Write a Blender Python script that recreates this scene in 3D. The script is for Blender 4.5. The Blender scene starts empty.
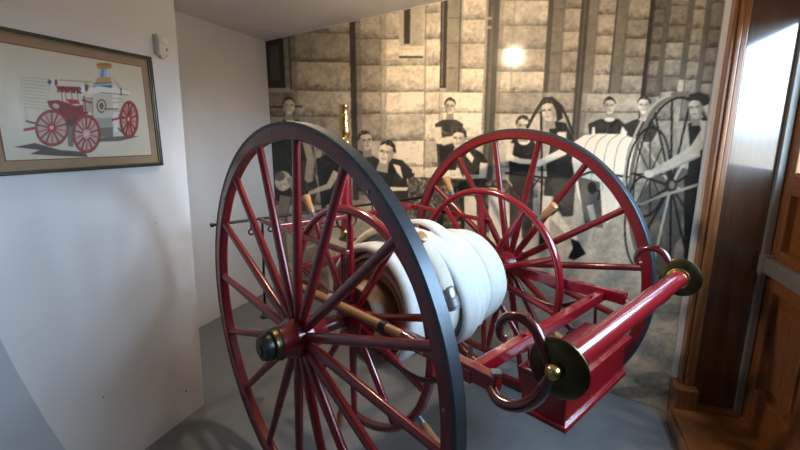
import bpy, bmesh, math, random
import numpy as np
from mathutils import Vector, Matrix
random.seed(7); rng = np.random.default_rng(7)
SC = bpy.context.scene
COL = SC.collection
# ------------------------------------------------------------------ camera
F_PX = 419.184
CAM = np.array([-0.68136, -1.32555, 1.50100])
YAW, PITCH = 0.744271, 0.201706
c_f = np.array([math.sin(YAW)*math.cos(PITCH), math.cos(YAW)*math.cos(PITCH), -math.sin(PITCH)])
c_r = np.array([math.cos(YAW), -math.sin(YAW), 0.0])
c_u = np.cross(c_r, c_f)
cam = bpy.data.cameras.new('camera'); cam.sensor_width = 36; cam.lens = 36*F_PX/800
cam.clip_start = 0.02
co = bpy.data.objects.new('camera', cam); COL.objects.link(co)
co.matrix_world = Matrix(((c_r[0], c_u[0], -c_f[0], CAM[0]), (c_r[1], c_u[1], -c_f[1], CAM[1]),
                          (c_r[2], c_u[2], -c_f[2], CAM[2]), (0, 0, 0, 1)))
SC.camera = co
# ------------------------------------------------------------------ light set-up (strengths)
SKY, GROUND, LAMP = 35.0, 5.5, 570.0
LAMP_COL = (1.0, 0.79, 0.55)
w = bpy.data.worlds.new('world'); SC.world = w; w.use_nodes = True
nt = w.node_tree; bg = nt.nodes['Background']
tc = nt.nodes.new('ShaderNodeTexCoord'); sx = nt.nodes.new('ShaderNodeSeparateXYZ'); cr = nt.nodes.new('ShaderNodeValToRGB')
mr = nt.nodes.new('ShaderNodeMapRange'); mr.inputs[1].default_value = -1; mr.inputs[2].default_value = 1
nt.links.new(tc.outputs['Generated'], sx.inputs[0]); nt.links.new(sx.outputs[2], mr.inputs[0]); nt.links.new(mr.outputs[0], cr.inputs[0])
e = cr.color_ramp.elements
e[0].position = .50; e[0].color = (GROUND/SKY, .90*GROUND/SKY, .76*GROUND/SKY, 1)      # street
e[1].position = .53; e[1].color = (.56, .76, 1.0, 1)                                   # open sky
nt.links.new(cr.outputs[0], bg.inputs[0]); bg.inputs[1].default_value = SKY
vs = SC.view_settings
vs.view_transform = 'Standard'; vs.look = 'None'; vs.gamma = 1; vs.use_curve_mapping = False
vs.exposure = -0.18

# ------------------------------------------------------------------ geometry of the place
TH = math.radians(27.7)
T = np.array([math.cos(TH), math.sin(TH), 0]); N = np.array([-math.sin(TH), math.cos(TH), 0])
def tn(t, n, z=0.0): return T*t + N*n + np.array([0, 0, z])
def ray(x, y): return c_f + c_r*(x-400)/F_PX + c_u*(225-y)/F_PX
def hit(x, y, P, n): d = ray(x, y); return CAM + d*(((np.array(P)-CAM)@n)/(d@n))
def project(P):
    d = P-CAM; z = d@c_f
    return 400+F_PX*(d@c_r)/z, 225-F_PX*(d@c_u)/z
H = 2.4035
P0 = np.array([1.237, 2.624, 0.0]); P1 = np.array([1.8352, -0.72, 0.0])
MD = (P1-P0)/np.linalg.norm(P1-P0)                 # along the mural wall
MN = np.array([MD[1], -MD[0], 0])                  # into the room
if MN @ (CAM-P0) < 0: MN = -MN

# ------------------------------------------------------------------ materials
def mat(name, col, rough=0.5, metal=0.0, coat=0.0, noise=0.0, nscale=8.0, bump=0.0, bscale=60.0, coat_rough=0.05,
        spec=0.5, stretch=None, col2=None):
    m = bpy.data.materials.new(name); m.use_nodes = True
    nt = m.node_tree; b = nt.nodes['Principled BSDF']
    b.inputs['Base Color'].default_value = (*col, 1)
    b.inputs['Roughness'].default_value = rough; b.inputs['Metallic'].default_value = metal
    b.inputs['Coat Weight'].default_value = coat; b.inputs['Coat Roughness'].default_value = coat_rough
    b.inputs['Specular IOR Level'].default_value = spec
    if noise or bump:
        tc = nt.nodes.new('ShaderNodeTexCoord'); mp = nt.nodes.new('ShaderNodeMapping')
        nt.links.new(tc.outputs['Object'], mp.inputs[0])
        if stretch: mp.inputs['Scale'].default_value = stretch
    if noise:
        nz = nt.nodes.new('ShaderNodeTexNoise'); nz.inputs['Scale'].default_value = nscale
        nz.inputs['Detail'].default_value = 6; nz.inputs['Roughness'].default_value = 0.62
        rp = nt.nodes.new('ShaderNodeValToRGB')
        c2 = col2 if col2 else tuple(min(1, c*(1+noise)) for c in col)
        c1 = tuple(c*(1-noise) for c in col)
        rp.color_ramp.elements[0].position = 0.32; rp.color_ramp.elements[1].position = 0.68
        rp.color_ramp.elements[0].color = (*c1, 1); rp.color_ramp.elements[1].color = (*c2, 1)
        nt.links.new(mp.outputs[0], nz.inputs['Vector']); nt.links.new(nz.outputs[0], rp.inputs[0])
        nt.links.new(rp.outputs[0], b.inputs['Base Color'])
    if bump:
        nb = nt.nodes.new('ShaderNodeTexNoise'); nb.inputs['Scale'].default_value = bscale
        nb.inputs['Detail'].default_value = 4
        bp = nt.nodes.new('ShaderNodeBump'); bp.inputs['Strength'].default_value = bump
        bp.inputs['Distance'].default_value = 0.01
        nt.links.new(mp.outputs[0], nb.inputs['Vector']); nt.links.new(nb.outputs[0], bp.inputs['Height'])
        nt.links.new(bp.outputs[0], b.inputs['Normal'])
    return m
def emit(name, col, s):
    m = bpy.data.materials.new(name); m.use_nodes = True
    b = m.node_tree.nodes['Principled BSDF']
    b.inputs['Base Color'].default_value = (*col, 1); b.inputs['Roughness'].default_value = 0.2
    b.inputs['Emission Color'].default_value = (*col, 1); b.inputs['Emission Strength'].default_value = s
    return m
M = {}
M['wall'] = mat('white_plaster', (0.735, 0.70, 0.685), 0.65, noise=0.03, nscale=3, bump=0.10, bscale=14)
M['wall_white'] = mat('white_paint', (0.74, 0.73, 0.72), 0.5)
M['walltan'] = mat('brown_painted_wall', (0.20, 0.15, 0.11), 0.6, noise=0.05, nscale=3)
M['ceil'] = mat('ceiling_paint', (0.74, 0.70, 0.67), 0.6, noise=0.04, nscale=4)
M['floor'] = mat('painted_floor', (0.19, 0.20, 0.21), 0.40, noise=0.10, nscale=5, bump=0.03, bscale=30)
M['red'] = mat('crimson_paint', (0.23, 0.004, 0.012), 0.25, coat=1.0, noise=0.10, nscale=6, coat_rough=0.06)
M['redwheel'] = mat('crimson_wheel_paint', (0.165, 0.003, 0.007), 0.34, coat=0.45, noise=0.10, nscale=6, coat_rough=0.09)
M['tyre'] = mat('steel_tyre', (0.07, 0.08, 0.095), 0.42, metal=0.75, noise=0.12, nscale=30)
M['iron'] = mat('black_iron', (0.018, 0.016, 0.016), 0.42, metal=0.5, noise=0.2, nscale=20)
M['redblack'] = mat('dark_red_iron', (0.09, 0.008, 0.010), 0.25, coat=0.7)
M['brass'] = mat('brass', (0.62, 0.42, 0.16), 0.24, metal=1.0, noise=0.12, nscale=18)
M['dbrass'] = mat('tarnished_brass', (0.085, 0.07, 0.035), 0.36, metal=1.0, noise=0.25, nscale=14)
M['bronze'] = mat('dark_bronze', (0.15, 0.11, 0.06), 0.36, metal=1.0, noise=0.2, nscale=16)
M['capiron'] = mat('worn_black_cap', (0.05, 0.05, 0.045), 0.38, metal=0.8, noise=0.3, nscale=24)
M['steel'] = mat('grey_steel', (0.30, 0.32, 0.34), 0.35, metal=0.8, noise=0.1, nscale=20)
M['handle'] = mat('turned_wood', (0.46, 0.22, 0.08), 0.30, coat=0.4, noise=0.22, nscale=20, stretch=(1, 1, .2))
M['pole'] = mat('pole_wood', (0.36, 0.20, 0.07), 0.38, coat=0.3, noise=0.25, nscale=24, stretch=(4, .4, 4))
M['drum'] = mat('drum_wood', (0.16, 0.085, 0.035), 0.5, noise=0.3, nscale=20)
M['hose'] = mat('white_canvas_hose', (0.60, 0.59, 0.565), 0.75, noise=0.06, nscale=14, bump=0.25, bscale=220)
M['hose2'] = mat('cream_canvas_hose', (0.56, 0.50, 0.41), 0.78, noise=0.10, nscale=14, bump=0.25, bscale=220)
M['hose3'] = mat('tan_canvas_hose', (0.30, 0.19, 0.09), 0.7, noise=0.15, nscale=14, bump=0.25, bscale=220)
M['wood'] = mat('orange_oak', (0.17, 0.062, 0.018), 0.36, coat=0.4, noise=0.30, nscale=7, stretch=(9, 9, .9), coat_rough=0.15)
M['woodh'] = mat('orange_oak_rail', (0.185, 0.068, 0.019), 0.36, coat=0.4, noise=0.30, nscale=7, stretch=(1.2, 1.2, 9), coat_rough=0.15)
M['dwood'] = mat('dark_varnished_wood', (0.040, 0.018, 0.009), 0.30, coat=1.0, noise=0.30, nscale=6, stretch=(8, 8, .6), coat_rough=0.10, bump=0.03, bscale=9)
M['dwood'].node_tree.nodes['Principled BSDF'].inputs['Coat IOR'].default_value = 2.0
M['alu'] = mat('grey_metal_bar', (0.26, 0.25, 0.24), 0.45, metal=0.6, noise=0.08, nscale=20)
M['frame'] = mat('black_frame', (0.022, 0.020, 0.014), 0.35, coat=0.3)
M['gold'] = mat('dull_gilt_edge', (0.24, 0.17, 0.08), 0.4, metal=0.5)
M['matb'] = mat('tan_mat_board', (0.33, 0.225, 0.135), 0.8, noise=0.05, nscale=30)
M['matr'] = mat('red_mat_bevel', (0.30, 0.07, 0.035), 0.7)
M['plastic'] = mat('ivory_plastic', (0.74, 0.70, 0.62), 0.4)
M['plastic_l'] = mat('ivory_lens', (0.82, 0.79, 0.72), 0.25)
M['black'] = mat('black_hole', (0.01, 0.01, 0.01), 0.6)
M['board'] = mat('daylight_tinted_board', (0.50, 0.505, 0.53), 0.55, noise=0.03, nscale=4)  # bluish cast of the daylight is put into this base colour

# ------------------------------------------------------------------ mesh helpers
def new_obj(name, bm, m, parent=None, smooth=True, loc=None):
    me = bpy.data.meshes.new(name); bmesh.ops.recalc_face_normals(bm, faces=bm.faces[:])
    bm.to_mesh(me); bm.free()
    if m is not None:
        for k in (m if isinstance(m, (list, tuple)) else [m]): me.materials.append(k)
    if smooth:
        me.polygons.foreach_set('use_smooth', [True]*len(me.polygons))
        me.set_sharp_from_angle(angle=math.radians(38))
    o = bpy.data.objects.new(name, me); COL.objects.link(o)
    if parent: o.parent = parent
    if loc is not None: o.location = loc
    return o
def share(name, src, parent, mw=None):
    o = bpy.data.objects.new(name, src.data); COL.objects.link(o); o.parent = parent
    if mw is not None: o.matrix_local = mw
    return o
def empty(name, loc=(0, 0, 0)):
    o = bpy.data.objects.new(name, None); COL.objects.link(o); o.location = loc; return o
def tag(o, label, cat=None, kind=None, group=None):
    o['label'] = label
    if cat: o['category'] = cat
    if kind: o['kind'] = kind
    if group: o['group'] = group
    return o
def V(a): return Vector((float(a[0]), float(a[1]), float(a[2])))
def add_box(bm, lo, hi, bev=0.0, basis=None):
    """axis box lo..hi in coordinates of basis (function (a,b,c)->xyz)"""
    vs_ = []
    for c in (lo[2], hi[2]):
        for b in (lo[1], hi[1]):
            for a in (lo[0], hi[0]):
                p = (a, b, c) if basis is None else basis(a, b, c)
                vs_.append(bm.verts.new(V(p)))
    fs = [(0, 1, 3, 2), (4, 6, 7, 5), (0, 4, 5, 1), (1, 5, 7, 3), (3, 7, 6, 2), (2, 6, 4, 0)]
    faces = [bm.faces.new([vs_[i] for i in f]) for f in fs]
    if bev > 0:
        es = list({e for f in faces for e in f.edges})
        bmesh.ops.bevel(bm, geom=es, offset=bev, segments=2, affect='EDGES', profile=0.6)
    return bm
def box_obj(name, lo, hi, m, parent=None, bev=0.0, basis=None):
    bm = bmesh.new(); add_box(bm, lo, hi, bev, basis); return new_obj(name, bm, m, parent, smooth=False)
def add_tube(bm, pts, rad, seg=12, cap=True, sect=None, upref=(0, 0, 1), closed=False):
    pts = [V(p) for p in pts]; n = len(pts)
    if not isinstance(rad, (list, tuple)): rad = [rad]*n
    rings = []; prev = None
    for i, p in enumerate(pts):
        if closed: d = pts[(i+1) % n]-pts[i-1]
        else: d = pts[min(i+1, n-1)]-pts[max(i-1, 0)]
        d.normalize()
        if prev is None:
            up = Vector(upref)
            if abs(up.dot(d)) > 0.95: up = Vector((1, 0, 0))
            a = d.cross(up).normalized()
        else:
            a = (prev-d*prev.dot(d)).normalized()
        prev = a; b = a.cross(d).normalized()
        ring = []
        if sect is None:
            for k in range(seg):
                t = 2*math.pi*k/seg
                ring.append(bm.verts.new(p+(a*math.cos(t)+b*math.sin(t))*rad[i]))
        else:
            for (u, v) in sect: ring.append(bm.verts.new(p+a*u*rad[i]+b*v*rad[i]))
        rings.append(ring)
    m_ = len(rings[0])
    for i in range(n if closed else n-1):
        r0, r1 = rings[i], rings[(i+1) % n]
        for k in range(m_):
            bm.faces.new((r0[k], r0[(k+1) % m_], r1[(k+1) % m_], r1[k]))
    if cap and not closed:
        bm.faces.new(rings[0][::-1]); bm.faces.new(rings[-1])
    return bm
def tube_obj(name, pts, rad, m, parent=None, seg=12, **k):
    bm = bmesh.new(); add_tube(bm, pts, rad, seg, **k); return new_obj(name, bm, m, parent)
def smooth_path(pts, n=6):
    P = [np.array(p, float) for p in pts]; out = []
    for i in range(len(P)-1):
        p0 = P[max(i-1, 0)]; p1 = P[i]; p2 = P[i+1]; p3 = P[min(i+2, len(P)-1)]
        for k in range(n):
            t = k/n
            out.append(0.5*((2*p1)+(-p0+p2)*t+(2*p0-5*p1+4*p2-p3)*t*t+(-p0+3*p1-3*p2+p3)*t**3))
    out.append(P[-1]); return out
def add_lathe(bm, prof, origin, axis, seg=32):
    """prof: (distance along axis, radius); revolved"""
    ax = V(axis).normalized(); o = V(origin)
    ref = Vector((0, 0, 1)) if abs(ax.z) < 0.9 else Vector((1, 0, 0))
    a = ax.cross(ref).normalized(); b = ax.cross(a)
    rings = []
    for (d, r) in prof:
        if r <= 1e-6: rings.append([bm.verts.new(o+ax*d)]); continue
        rings.append([bm.verts.new(o+ax*d+(a*math.cos(2*math.pi*k/seg)+b*math.sin(2*math.pi*k/seg))*r) for k in range(seg)])
    for i in range(len(rings)-1):
        r0, r1 = rings[i], rings[i+1]
        for k in range(seg):
            q0 = r0[k % len(r0)]; q1 = r0[(k+1) % len(r0)]; s0 = r1[k % len(r1)]; s1 = r1[(k+1) % len(r1)]
            vv = []
            for x in (q0, q1, s1, s0):
                if x not in vv: vv.append(x)
            if len(vv) >= 3:
                try: bm.faces.new(vv)
                except ValueError: pass
    if len(rings[0]) > 1: bm.faces.new(rings[0][::-1])
    if len(rings[-1]) > 1: bm.faces.new(rings[-1])
    return bm
def lathe_obj(name, prof, origin, axis, m, parent=None, seg=32):
    bm = bmesh.new(); add_lathe(bm, prof, origin, axis, seg); return new_obj(name, bm, m, parent)
def add_hoop(bm, sect, x0, zc, seg=96):
    """closed section [(x, r)...] revolved about the axle line (y=0, z=zc)"""
    rings = []
    for k in range(seg):
        t = 2*math.pi*k/seg
        rings.append([bm.verts.new((x0+x, r*math.sin(t), zc+r*math.cos(t))) for (x, r) in sect])
    m_ = len(sect)
    for k in range(seg):
        a, b = rings[k], rings[(k+1) % seg]
        for j in range(m_): bm.faces.new((a[j], a[(j+1) % m_], b[(j+1) % m_], b[j]))
    return bm
def poly_prism(bm, pts_lo, pts_hi):
    a = [bm.verts.new(V(p)) for p in pts_lo]; b = [bm.verts.new(V(p)) for p in pts_hi]; n = len(a)
    bm.faces.new(a); bm.faces.new(b[::-1])
    for i in range(n): bm.faces.new((a[i], a[(i+1) % n], b[(i+1) % n], b[i]))
    return bm

# ================================================================== ROOM SHELL
TB = -2.3                                   # wall behind the photographer
NN, NR, ND, TP = 0.938, 1.748, -1.865, 1.20  # picture wall, recess wall, door wall, wood-panel wall
s_end = (hit(666, 410, P0, MN)-P0)@MD        # end of the mural
def quad_obj(name, P, m):
    bm = bmesh.new(); bm.faces.new([bm.verts.new(V(p)) for p in P]); return new_obj(name, bm, m, smooth=False)
big = [tn(TB-.1, NR+.1), tn(2.6, NR+.1), tn(2.6, ND-.1), tn(TB-.1, ND-.1)]
bm = bmesh.new(); poly_prism(bm, [p-np.array([0, 0, .08]) for p in big], big)
tag(new_obj('floor', bm, M['floor'], smooth=False), 'grey painted concrete floor under the hose cart', 'floor', 'structure')
bm = bmesh.new(); poly_prism(bm, [p+np.array([0, 0, H]) for p in big], [p+np.array([0, 0, H+.08]) for p in big])
tag(new_obj('ceiling', bm, M['ceil'], smooth=False), 'plain off-white ceiling above the mural', 'ceiling', 'structure')
# mural wall (masonry behind the print, with the white strip at its end)
bm = bmesh.new()
A0 = P0-MD*0.05; A1 = P0+MD*(s_end+0.10)
poly_prism(bm, [A0, A1, A1-MN*.12, A0-MN*.12], [A0+[0, 0, H], A1+[0, 0, H], A1-MN*.12+[0, 0, H], A0-MN*.12+[0, 0, H]])
tag(new_obj('wall_back', bm, M['wall_white'], smooth=False), 'white wall that carries the sepia mural', 'wall', 'structure')
bm = bmesh.new(); add_box(bm, (TB, NR, 0), (2.55, NR+.1, H), 0, tn)
tag(new_obj('wall_left', bm, M['wall'], smooth=False), 'white recessed side wall behind the cart', 'wall', 'structure')
# picture wall: thick block whose end edge leans a little
bm = bmesh.new()
e0, e1 = 0.454, 0.528
poly_prism(bm, [tn(TB, NN, 0), tn(e0, NN, 0), tn(e0, NR, 0), tn(TB, NR, 0)],
           [tn(TB, NN, H), tn(e1, NN, H), tn(e1, NR, H), tn(TB, NR, H)])
bmesh.ops.bevel(bm, geom=[e for e in bm.edges if all((v.co.dot(V(T)) > .3 and abs(v.co.dot(V(N))-NN) < .01) for v in e.verts)],
                offset=.012, segments=3, affect='EDGES')
pw = tag(new_obj('wall_front', bm, M['wall']), 'white plaster wall holding the framed fire engine print', 'wall', 'structure')
for (px, py, r) in ((186, 391, .006), (103, 397, .004), (156, 223, .003)):
    p = hit(px, py, N*NN, N)
    lathe_obj('nail_hole', [(-.0015, r), (0.001, r*.8)], p, -N, M['black'], pw, 10)
bm = bmesh.new(); add_box(bm, (TB-.1, ND-.1, 0), (TB, NR+.1, H), 0, tn)
tag(new_obj('wall_rear', bm, M['walltan'], smooth=False), 'plain brown wall facing the wood panel', 'wall', 'structure')
# door wall: piers and header around the double door
D1, D2 = TP-.005, -0.65                      # door opening along t
ZD0, ZD1 = 0.10, 2.16
bm = bmesh.new()
add_box(bm, (TB, ND-.1, 0), (D2, ND, H), 0, tn); add_box(bm, (D2, ND-.1, ZD1), (TP+.2, ND, H), 0, tn)
add_box(bm, (D1, ND-.1, 0), (TP+.2, ND, ZD1), 0, tn)
tag(new_obj('wall_right', bm, M['walltan'], smooth=False), 'brown wall around the panelled double door', 'wall', 'structure')
# wooden step in front of the door
st = tag(empty('trim_1', tn(.6, -1.7, 0)), 'orange wooden step below the panelled door', 'step', 'structure')
def child(o, par):
    o.parent = par; o.matrix_parent_inverse = Matrix.Translation(-par.location); return o
child(box_obj('step_board', (D2-.1, ND-.1, 0), (1.155, -1.535, ZD0-.018), M['woodh'], None, .004, tn), st)
child(box_obj('step_tread', (D2-.1, ND-.1, ZD0-.018), (1.165, -1.548, ZD0), M['woodh'], None, .005, tn), st)
# casing + dark varnished panel (wall section that closes the room beside the mural)
cs = tag(empty('trim_2', tn(1.25, -1.7, 0)), 'tall varnished wooden casing with a dark panel beside the mural', 'door casing', 'structure')
child(box_obj('plinth_block', (1.145, -1.665, 0), (1.30, -1.560, .215), M['wood'], None, .010, tn), cs)
child(box_obj('plinth_board', (1.160, ND, ZD0), (1.22, -1.62, .118), M['woodh'], None, .006, tn), cs)
for k, (n0, n1, t0) in enumerate(((-1.606, -1.588, 1.205), (-1.624, -1.606, 1.192), (-1.650, -1.624, 1.198))):
    child(box_obj('casing_moulding', (t0, n0 if n0 < n1 else n1, .20), (1.30, max(n0, n1), H), M['wood'], None, .005, tn), cs)
child(box_obj('dark_panel', (1.205, ND, 0), (1.30, -1.650, H), M['dwood'], None, .003, tn), cs)
child(box_obj('metal_strip', (1.178, ND, .10), (1.205, ND+.028, H), M['alu'], None, .003, tn), cs)

# ================================================================== DOUBLE DOOR
def clear_glass():
    m = bpy.data.materials.new('clear_window_glass'); m.use_nodes = True; nt = m.node_tree; nt.nodes.clear()
    o = nt.nodes.new('ShaderNodeOutputMaterial'); mx = nt.nodes.new('ShaderNodeMixShader'); tr = nt.nodes.new('ShaderNodeBsdfTransparent')
    gl = nt.nodes.new('ShaderNodeBsdfGlossy'); gl.inputs['Roughness'].default_value = .03
    tr.inputs[0].default_value = (.92, .95, .95, 1)
    mx.inputs[0].default_value = .05; nt.links.new(tr.outputs[0], mx.inputs[1]); nt.links.new(gl.outputs[0], mx.inputs[2]); nt.links.new(mx.outputs[0], o.inputs[0])
    return m
GLASS = clear_glass(); GL_MAIN = GL_SIDE = GLASS
def leaf(name, t0, t1, glass, label):
    """t1 = hinge side"""
    d = tag(empty(name, tn((t0+t1)/2, ND-.02, ZD0)), label, 'door', 'structure')
    y0, y1 = ND-.055, ND-.005
    sw = .085
    def B(nm, a, b, z0, z1, m, f=0.0, bev=.004): return child(box_obj(nm, (a, y0, z0), (b, y1+f, z1), m, None, bev, tn), d)
    B('stile', t1-sw, t1, ZD0, ZD1, M['wood']); B('stile', t0, t0+sw, ZD0, ZD1, M['wood'])
    for z0, z1 in ((ZD0, ZD0+.20), (.80, 1.00), (1.255, 1.345), (2.04, ZD1)):
        B('rail', t0+sw, t1-sw, z0, z1, M['woodh'])
    tm = (t0+t1)/2
    B('mullion', tm-.045, tm+.045, ZD0+.20, .80, M['wood']); 
    for a, b in ((t0+sw, tm-.045), (tm+.045, t1-sw)):
        B('door_panel', a, b, ZD0+.20, .80, M['wood'], -.028)
        B('raised_field', a+.045, b-.045, ZD0+.25, .75, M['wood'], -.012, .010)
    B('door_panel', t0+sw, t1-sw, 1.0, 1.255, M['woodh'], -.028)
    B('raised_field', t0+sw+.05, t1-sw-.05, 1.045, 1.21, M['woodh'], -.012, .010)
    child(box_obj('glass_pane', (t0+sw, ND-.038, 1.345), (t1-sw, ND-.030, 2.04), glass, None, 0, tn), d)
    for z in (1.345, 2.028): child(box_obj('glazing_bead', (t0+sw, ND-.03, z), (t1-sw, ND-.012, z+.012), M['woodh'], None, .002, tn), d)
    pl = bpy.data.lights.new('window_portal', 'AREA'); pl.shape = 'RECTANGLE'; pl.size = t1-t0-2*sw; pl.size_y = .695
    pl.cycles.is_portal = True
    po_ = bpy.data.objects.new('window_portal', pl); COL.objects.link(po_)
    xa_, za_ = V(T), V(-N); ya_ = za_.cross(xa_)
    mw_ = Matrix((xa_, ya_, za_)).transposed().to_4x4(); mw_.translation = V(tn((t0+t1)/2, ND-.05, 1.692)); po_.matrix_world = mw_
    # push bar
    pb = child(box_obj('push_bar', (t0+.02, ND, .885), (t1-.02, ND+.035, .955), M['alu'], None, .006, tn), d)
    for a in (t0+.02, t1-.06): 
        e = box_obj('end_cap', (a, ND-.004, .872), (a+.04, ND+.045, .968), M['alu'], None, .006, tn); e.parent = pb; e.matrix_parent_inverse = pb.matrix_parent_inverse.copy(); e.matrix_parent_inverse = Matrix.Identity(4)
    return d
leaf('door_1', .29, D1, GL_SIDE, 'orange panelled wooden door leaf with push bar beside the dark casing')
leaf('door_2', D2+.005, .285, GL_MAIN, 'orange panelled wooden door leaf with push bar farther from the casing')

# ================================================================== CEILING LAMP
LP = np.array([0.33, 0.50, H])                      # swivel spotlight turned towards the mural
AX = np.array([.74, -.12, -.66]); AX /= np.linalg.norm(AX)
BULB = np.array([.0, .0, -.165])
cl = tag(empty('ceiling_light', LP), 'swivelling metal spotlight on the ceiling aimed at the mural', 'spotlight')
lathe_obj('lamp_base', [(0, .055), (.018, .055), (.024, .045)], (0, 0, 0), (0, 0, -1), M['plastic'], cl)
tube_obj('lamp_stem', [(0, 0, -.02), (0, 0, -.085)], .009, M['plastic'], cl, 10)
lathe_obj('lamp_can', [(-.085, 0), (-.085, .035), (-.07, .052), (-.02, .072), (.004, .078), (.004, .074), (-.015, .070), (-.015, 0)], BULB, AX, M['plastic'], cl)
lathe_obj('bulb_face', [(-.012, 0), (-.012, .067), (.0, .067), (.004, .050), (.006, 0)], BULB, AX, emit('lamp_glass', LAMP_COL, LAMP), cl)

# ================================================================== HOSE CART
ZA, RW = 0.78, 0.78
cart = tag(empty('hose_cart', (0.72, 0, 0)), 'crimson two-wheeled hand-drawn fire hose cart with tall spoked wheels', 'hose cart')
def C_(o): return child(o, cart)
def rotx(a): return Matrix.Rotation(a, 4, 'X')     # about the axle
# --- wheels
def felloe():
    bm = bmesh.new(); r0, r1, h = .722, .7685, .0205
    add_hoop(bm, [(-h, r0+.008), (-h, r1), (h, r1), (h, r0+.008), (h-.009, r0), (-h+.009, r0)], 0, 0, 128); return bm
def tyre():
    bm = bmesh.new(); h = .0222
    add_hoop(bm, [(-h, .768), (-h, .7775), (-h+.003, .78), (h-.003, .78), (h, .7775), (h, .768)], 0, 0, 128); return bm
def hub():
    bm = bmesh.new()
    add_lathe(bm, [(-.085, .045), (-.085, .058), (-.045, .064), (-.03, .076), (.03, .076), (.045, .064), (.10, .056), (.10, .03)], (0, 0, 0), (1, 0, 0), 32); return bm
def spoke_bm(r0, r1, ra, rb):
    bm = bmesh.new()
    zs = [r0, r0+.05, r0+.12, (r0+r1)/2, r1-.06, r1]
    rs = [ra*.8, ra*.95, ra*1.08, ra, rb, rb*1.05]
    add_tube(bm, [(0, 0, z) for z in zs], rs, 12, upref=(1, 0, 0)); 
    for v in bm.verts: v.co.x *= .86
    return bm
proto = {}
def wheel(xc, off, sgn):
    loc = (xc-.72, 0, ZA)
    if 'felloe' not in proto:
        wb = new_obj('wheel', felloe(), M['redwheel'], cart, loc=loc); proto['felloe'] = wb
    else:
        wb = share('wheel', proto['felloe'], cart); wb.location = loc
    def part(nm, fn, m, mw):
        if nm not in proto:
            o = new_obj(nm, fn(), m, wb); proto[nm] = o; o.matrix_local = mw
        else: o = share(nm, proto[nm], wb, mw)
        return o
    flip = Matrix.Identity(4) if sgn > 0 else Matrix.Rotation(math.pi, 4, 'Z')
    part('tyre', tyre, M['tyre'], Matrix.Identity(4))
    part('hub', hub, M['redwheel'], flip)
    part('hub_band', lambda: add_lathe(bmesh.new(), [(-.112, .046), (-.112, .056), (-.107, .060), (-.090, .060), (-.083, .064), (-.083, .05)], (0, 0, 0), (1, 0, 0), 32), M['bronze'], flip)
    part('hub_cap', lambda: add_lathe(bmesh.new(), [(-.150, .0), (-.150, .030), (-.146, .043), (-.136, .047), (-.118, .050), (-.110, .048), (-.110, 0)], (0, 0, 0), (1, 0, 0), 32), M['capiron'], flip)
    part('hub_nut', lambda: add_lathe(bmesh.new(), [(-.155, .022), (-.150, .026), (-.140, .026)], (0, 0, 0), (1, 0, 0), 6), M['dbrass'], flip)
    for k in range(16):
        a = math.radians(off+22.5*k)
        part('spoke', lambda: spoke_bm(.06, .73, .0185, .0160), M['redwheel'], rotx(-a))
    for k in range(8):                              # tyre bolts on the outer face
        a = math.radians(off+11.25+45*k)
        part('rim_bolt', lambda: add_lathe(bmesh.new(), [(-.0245, .002), (-.0240, .005), (-.0195, .006)], (0, 0, .745), (1, 0, 0), 8), M['steel'], rotx(-a) @ (flip))
    return wb
wheel(.0222, -4.5, 1)
wheel(1.4162, -11.8, -1)
C_(tube_obj('axle', [(-.07, 0, ZA), (1.51, 0, ZA)], .026, M['redblack'], None, 14))

# --- reel: two flanges with spokes and turned handles, and a drum
def ring_bm():
    bm = bmesh.new(); sec = []
    for k in range(12):
        t = 2*math.pi*k/12; sec.append((.021*math.cos(t), .450+.018*math.sin(t)))
    add_hoop(bm, sec, 0, 0, 96); return bm
def flange(xc, off, hang, sgn):
    loc = (xc-.72, 0, ZA)
    if 'ring' not in proto:
        rb = new_obj('reel_flange', ring_bm(), M['red'], cart, loc=loc); proto['ring'] = rb
    else:
        rb = share('reel_flange', proto['ring'], cart); rb.location = loc
    for k in range(10):
        a = math.radians(off+36*k); mw = rotx(-a)
        if 'rspoke' not in proto:
            o = new_obj('reel_spoke', spoke_bm(.05, .445, .0165, .0145), M['red'], rb); proto['rspoke'] = o; o.matrix_local = mw
        else: share('reel_spoke', proto['rspoke'], rb, mw)
    if 'rhub' not in proto:
        proto['rhub'] = new_obj('reel_hub', add_lathe(bmesh.new(), [(-.04, .03), (-.04, .055), (-.025, .080), (.03, .085), (.03, .03)], (0, 0, 0), (1, 0, 0), 32), M['red'], rb)
    else: share('reel_hub', proto['rhub'], rb, Matrix.Identity(4) if sgn > 0 else Matrix.Rotation(math.pi, 4, 'Z'))
    for a in hang:
        mw = rotx(-math.radians(a))
        if 'rh' not in proto:
            h = new_obj('ferrule', add_lathe(bmesh.new(), [(.460, .011), (.480, .013), (.492, .012), (.492, .005)], (0, 0, 0), (0, 0, 1), 14), M['steel'], rb); proto['rh'] = h; h.matrix_local = mw
            g = new_obj('handle', add_lathe(bmesh.new(), [(.489, .010), (.495, .014), (.520, .0165), (.545, .016), (.566, .0205), (.576, .019), (.580, .010), (.580, 0)], (0, 0, 0), (0, 0, 1), 16), M['handle'], rb); proto['rg'] = g; g.matrix_local = mw
        else:
            share('ferrule', proto['rh'], rb, mw); share('handle', proto['rg'], rb, mw)
    return rb
flange(.27, 0, (35, 102, 168, -123, -44), 1)
flange(1.16, 4, (29, 101, 173, -115, -43), -1)
dr = C_(lathe_obj('reel_drum', [(.285, .05), (.285, .13), (.30, .14), (1.10, .14), (1.12, .13), (1.12, .05)], (0, 0, ZA), (1, 0, 0), M['drum'], None, 40))

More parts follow.
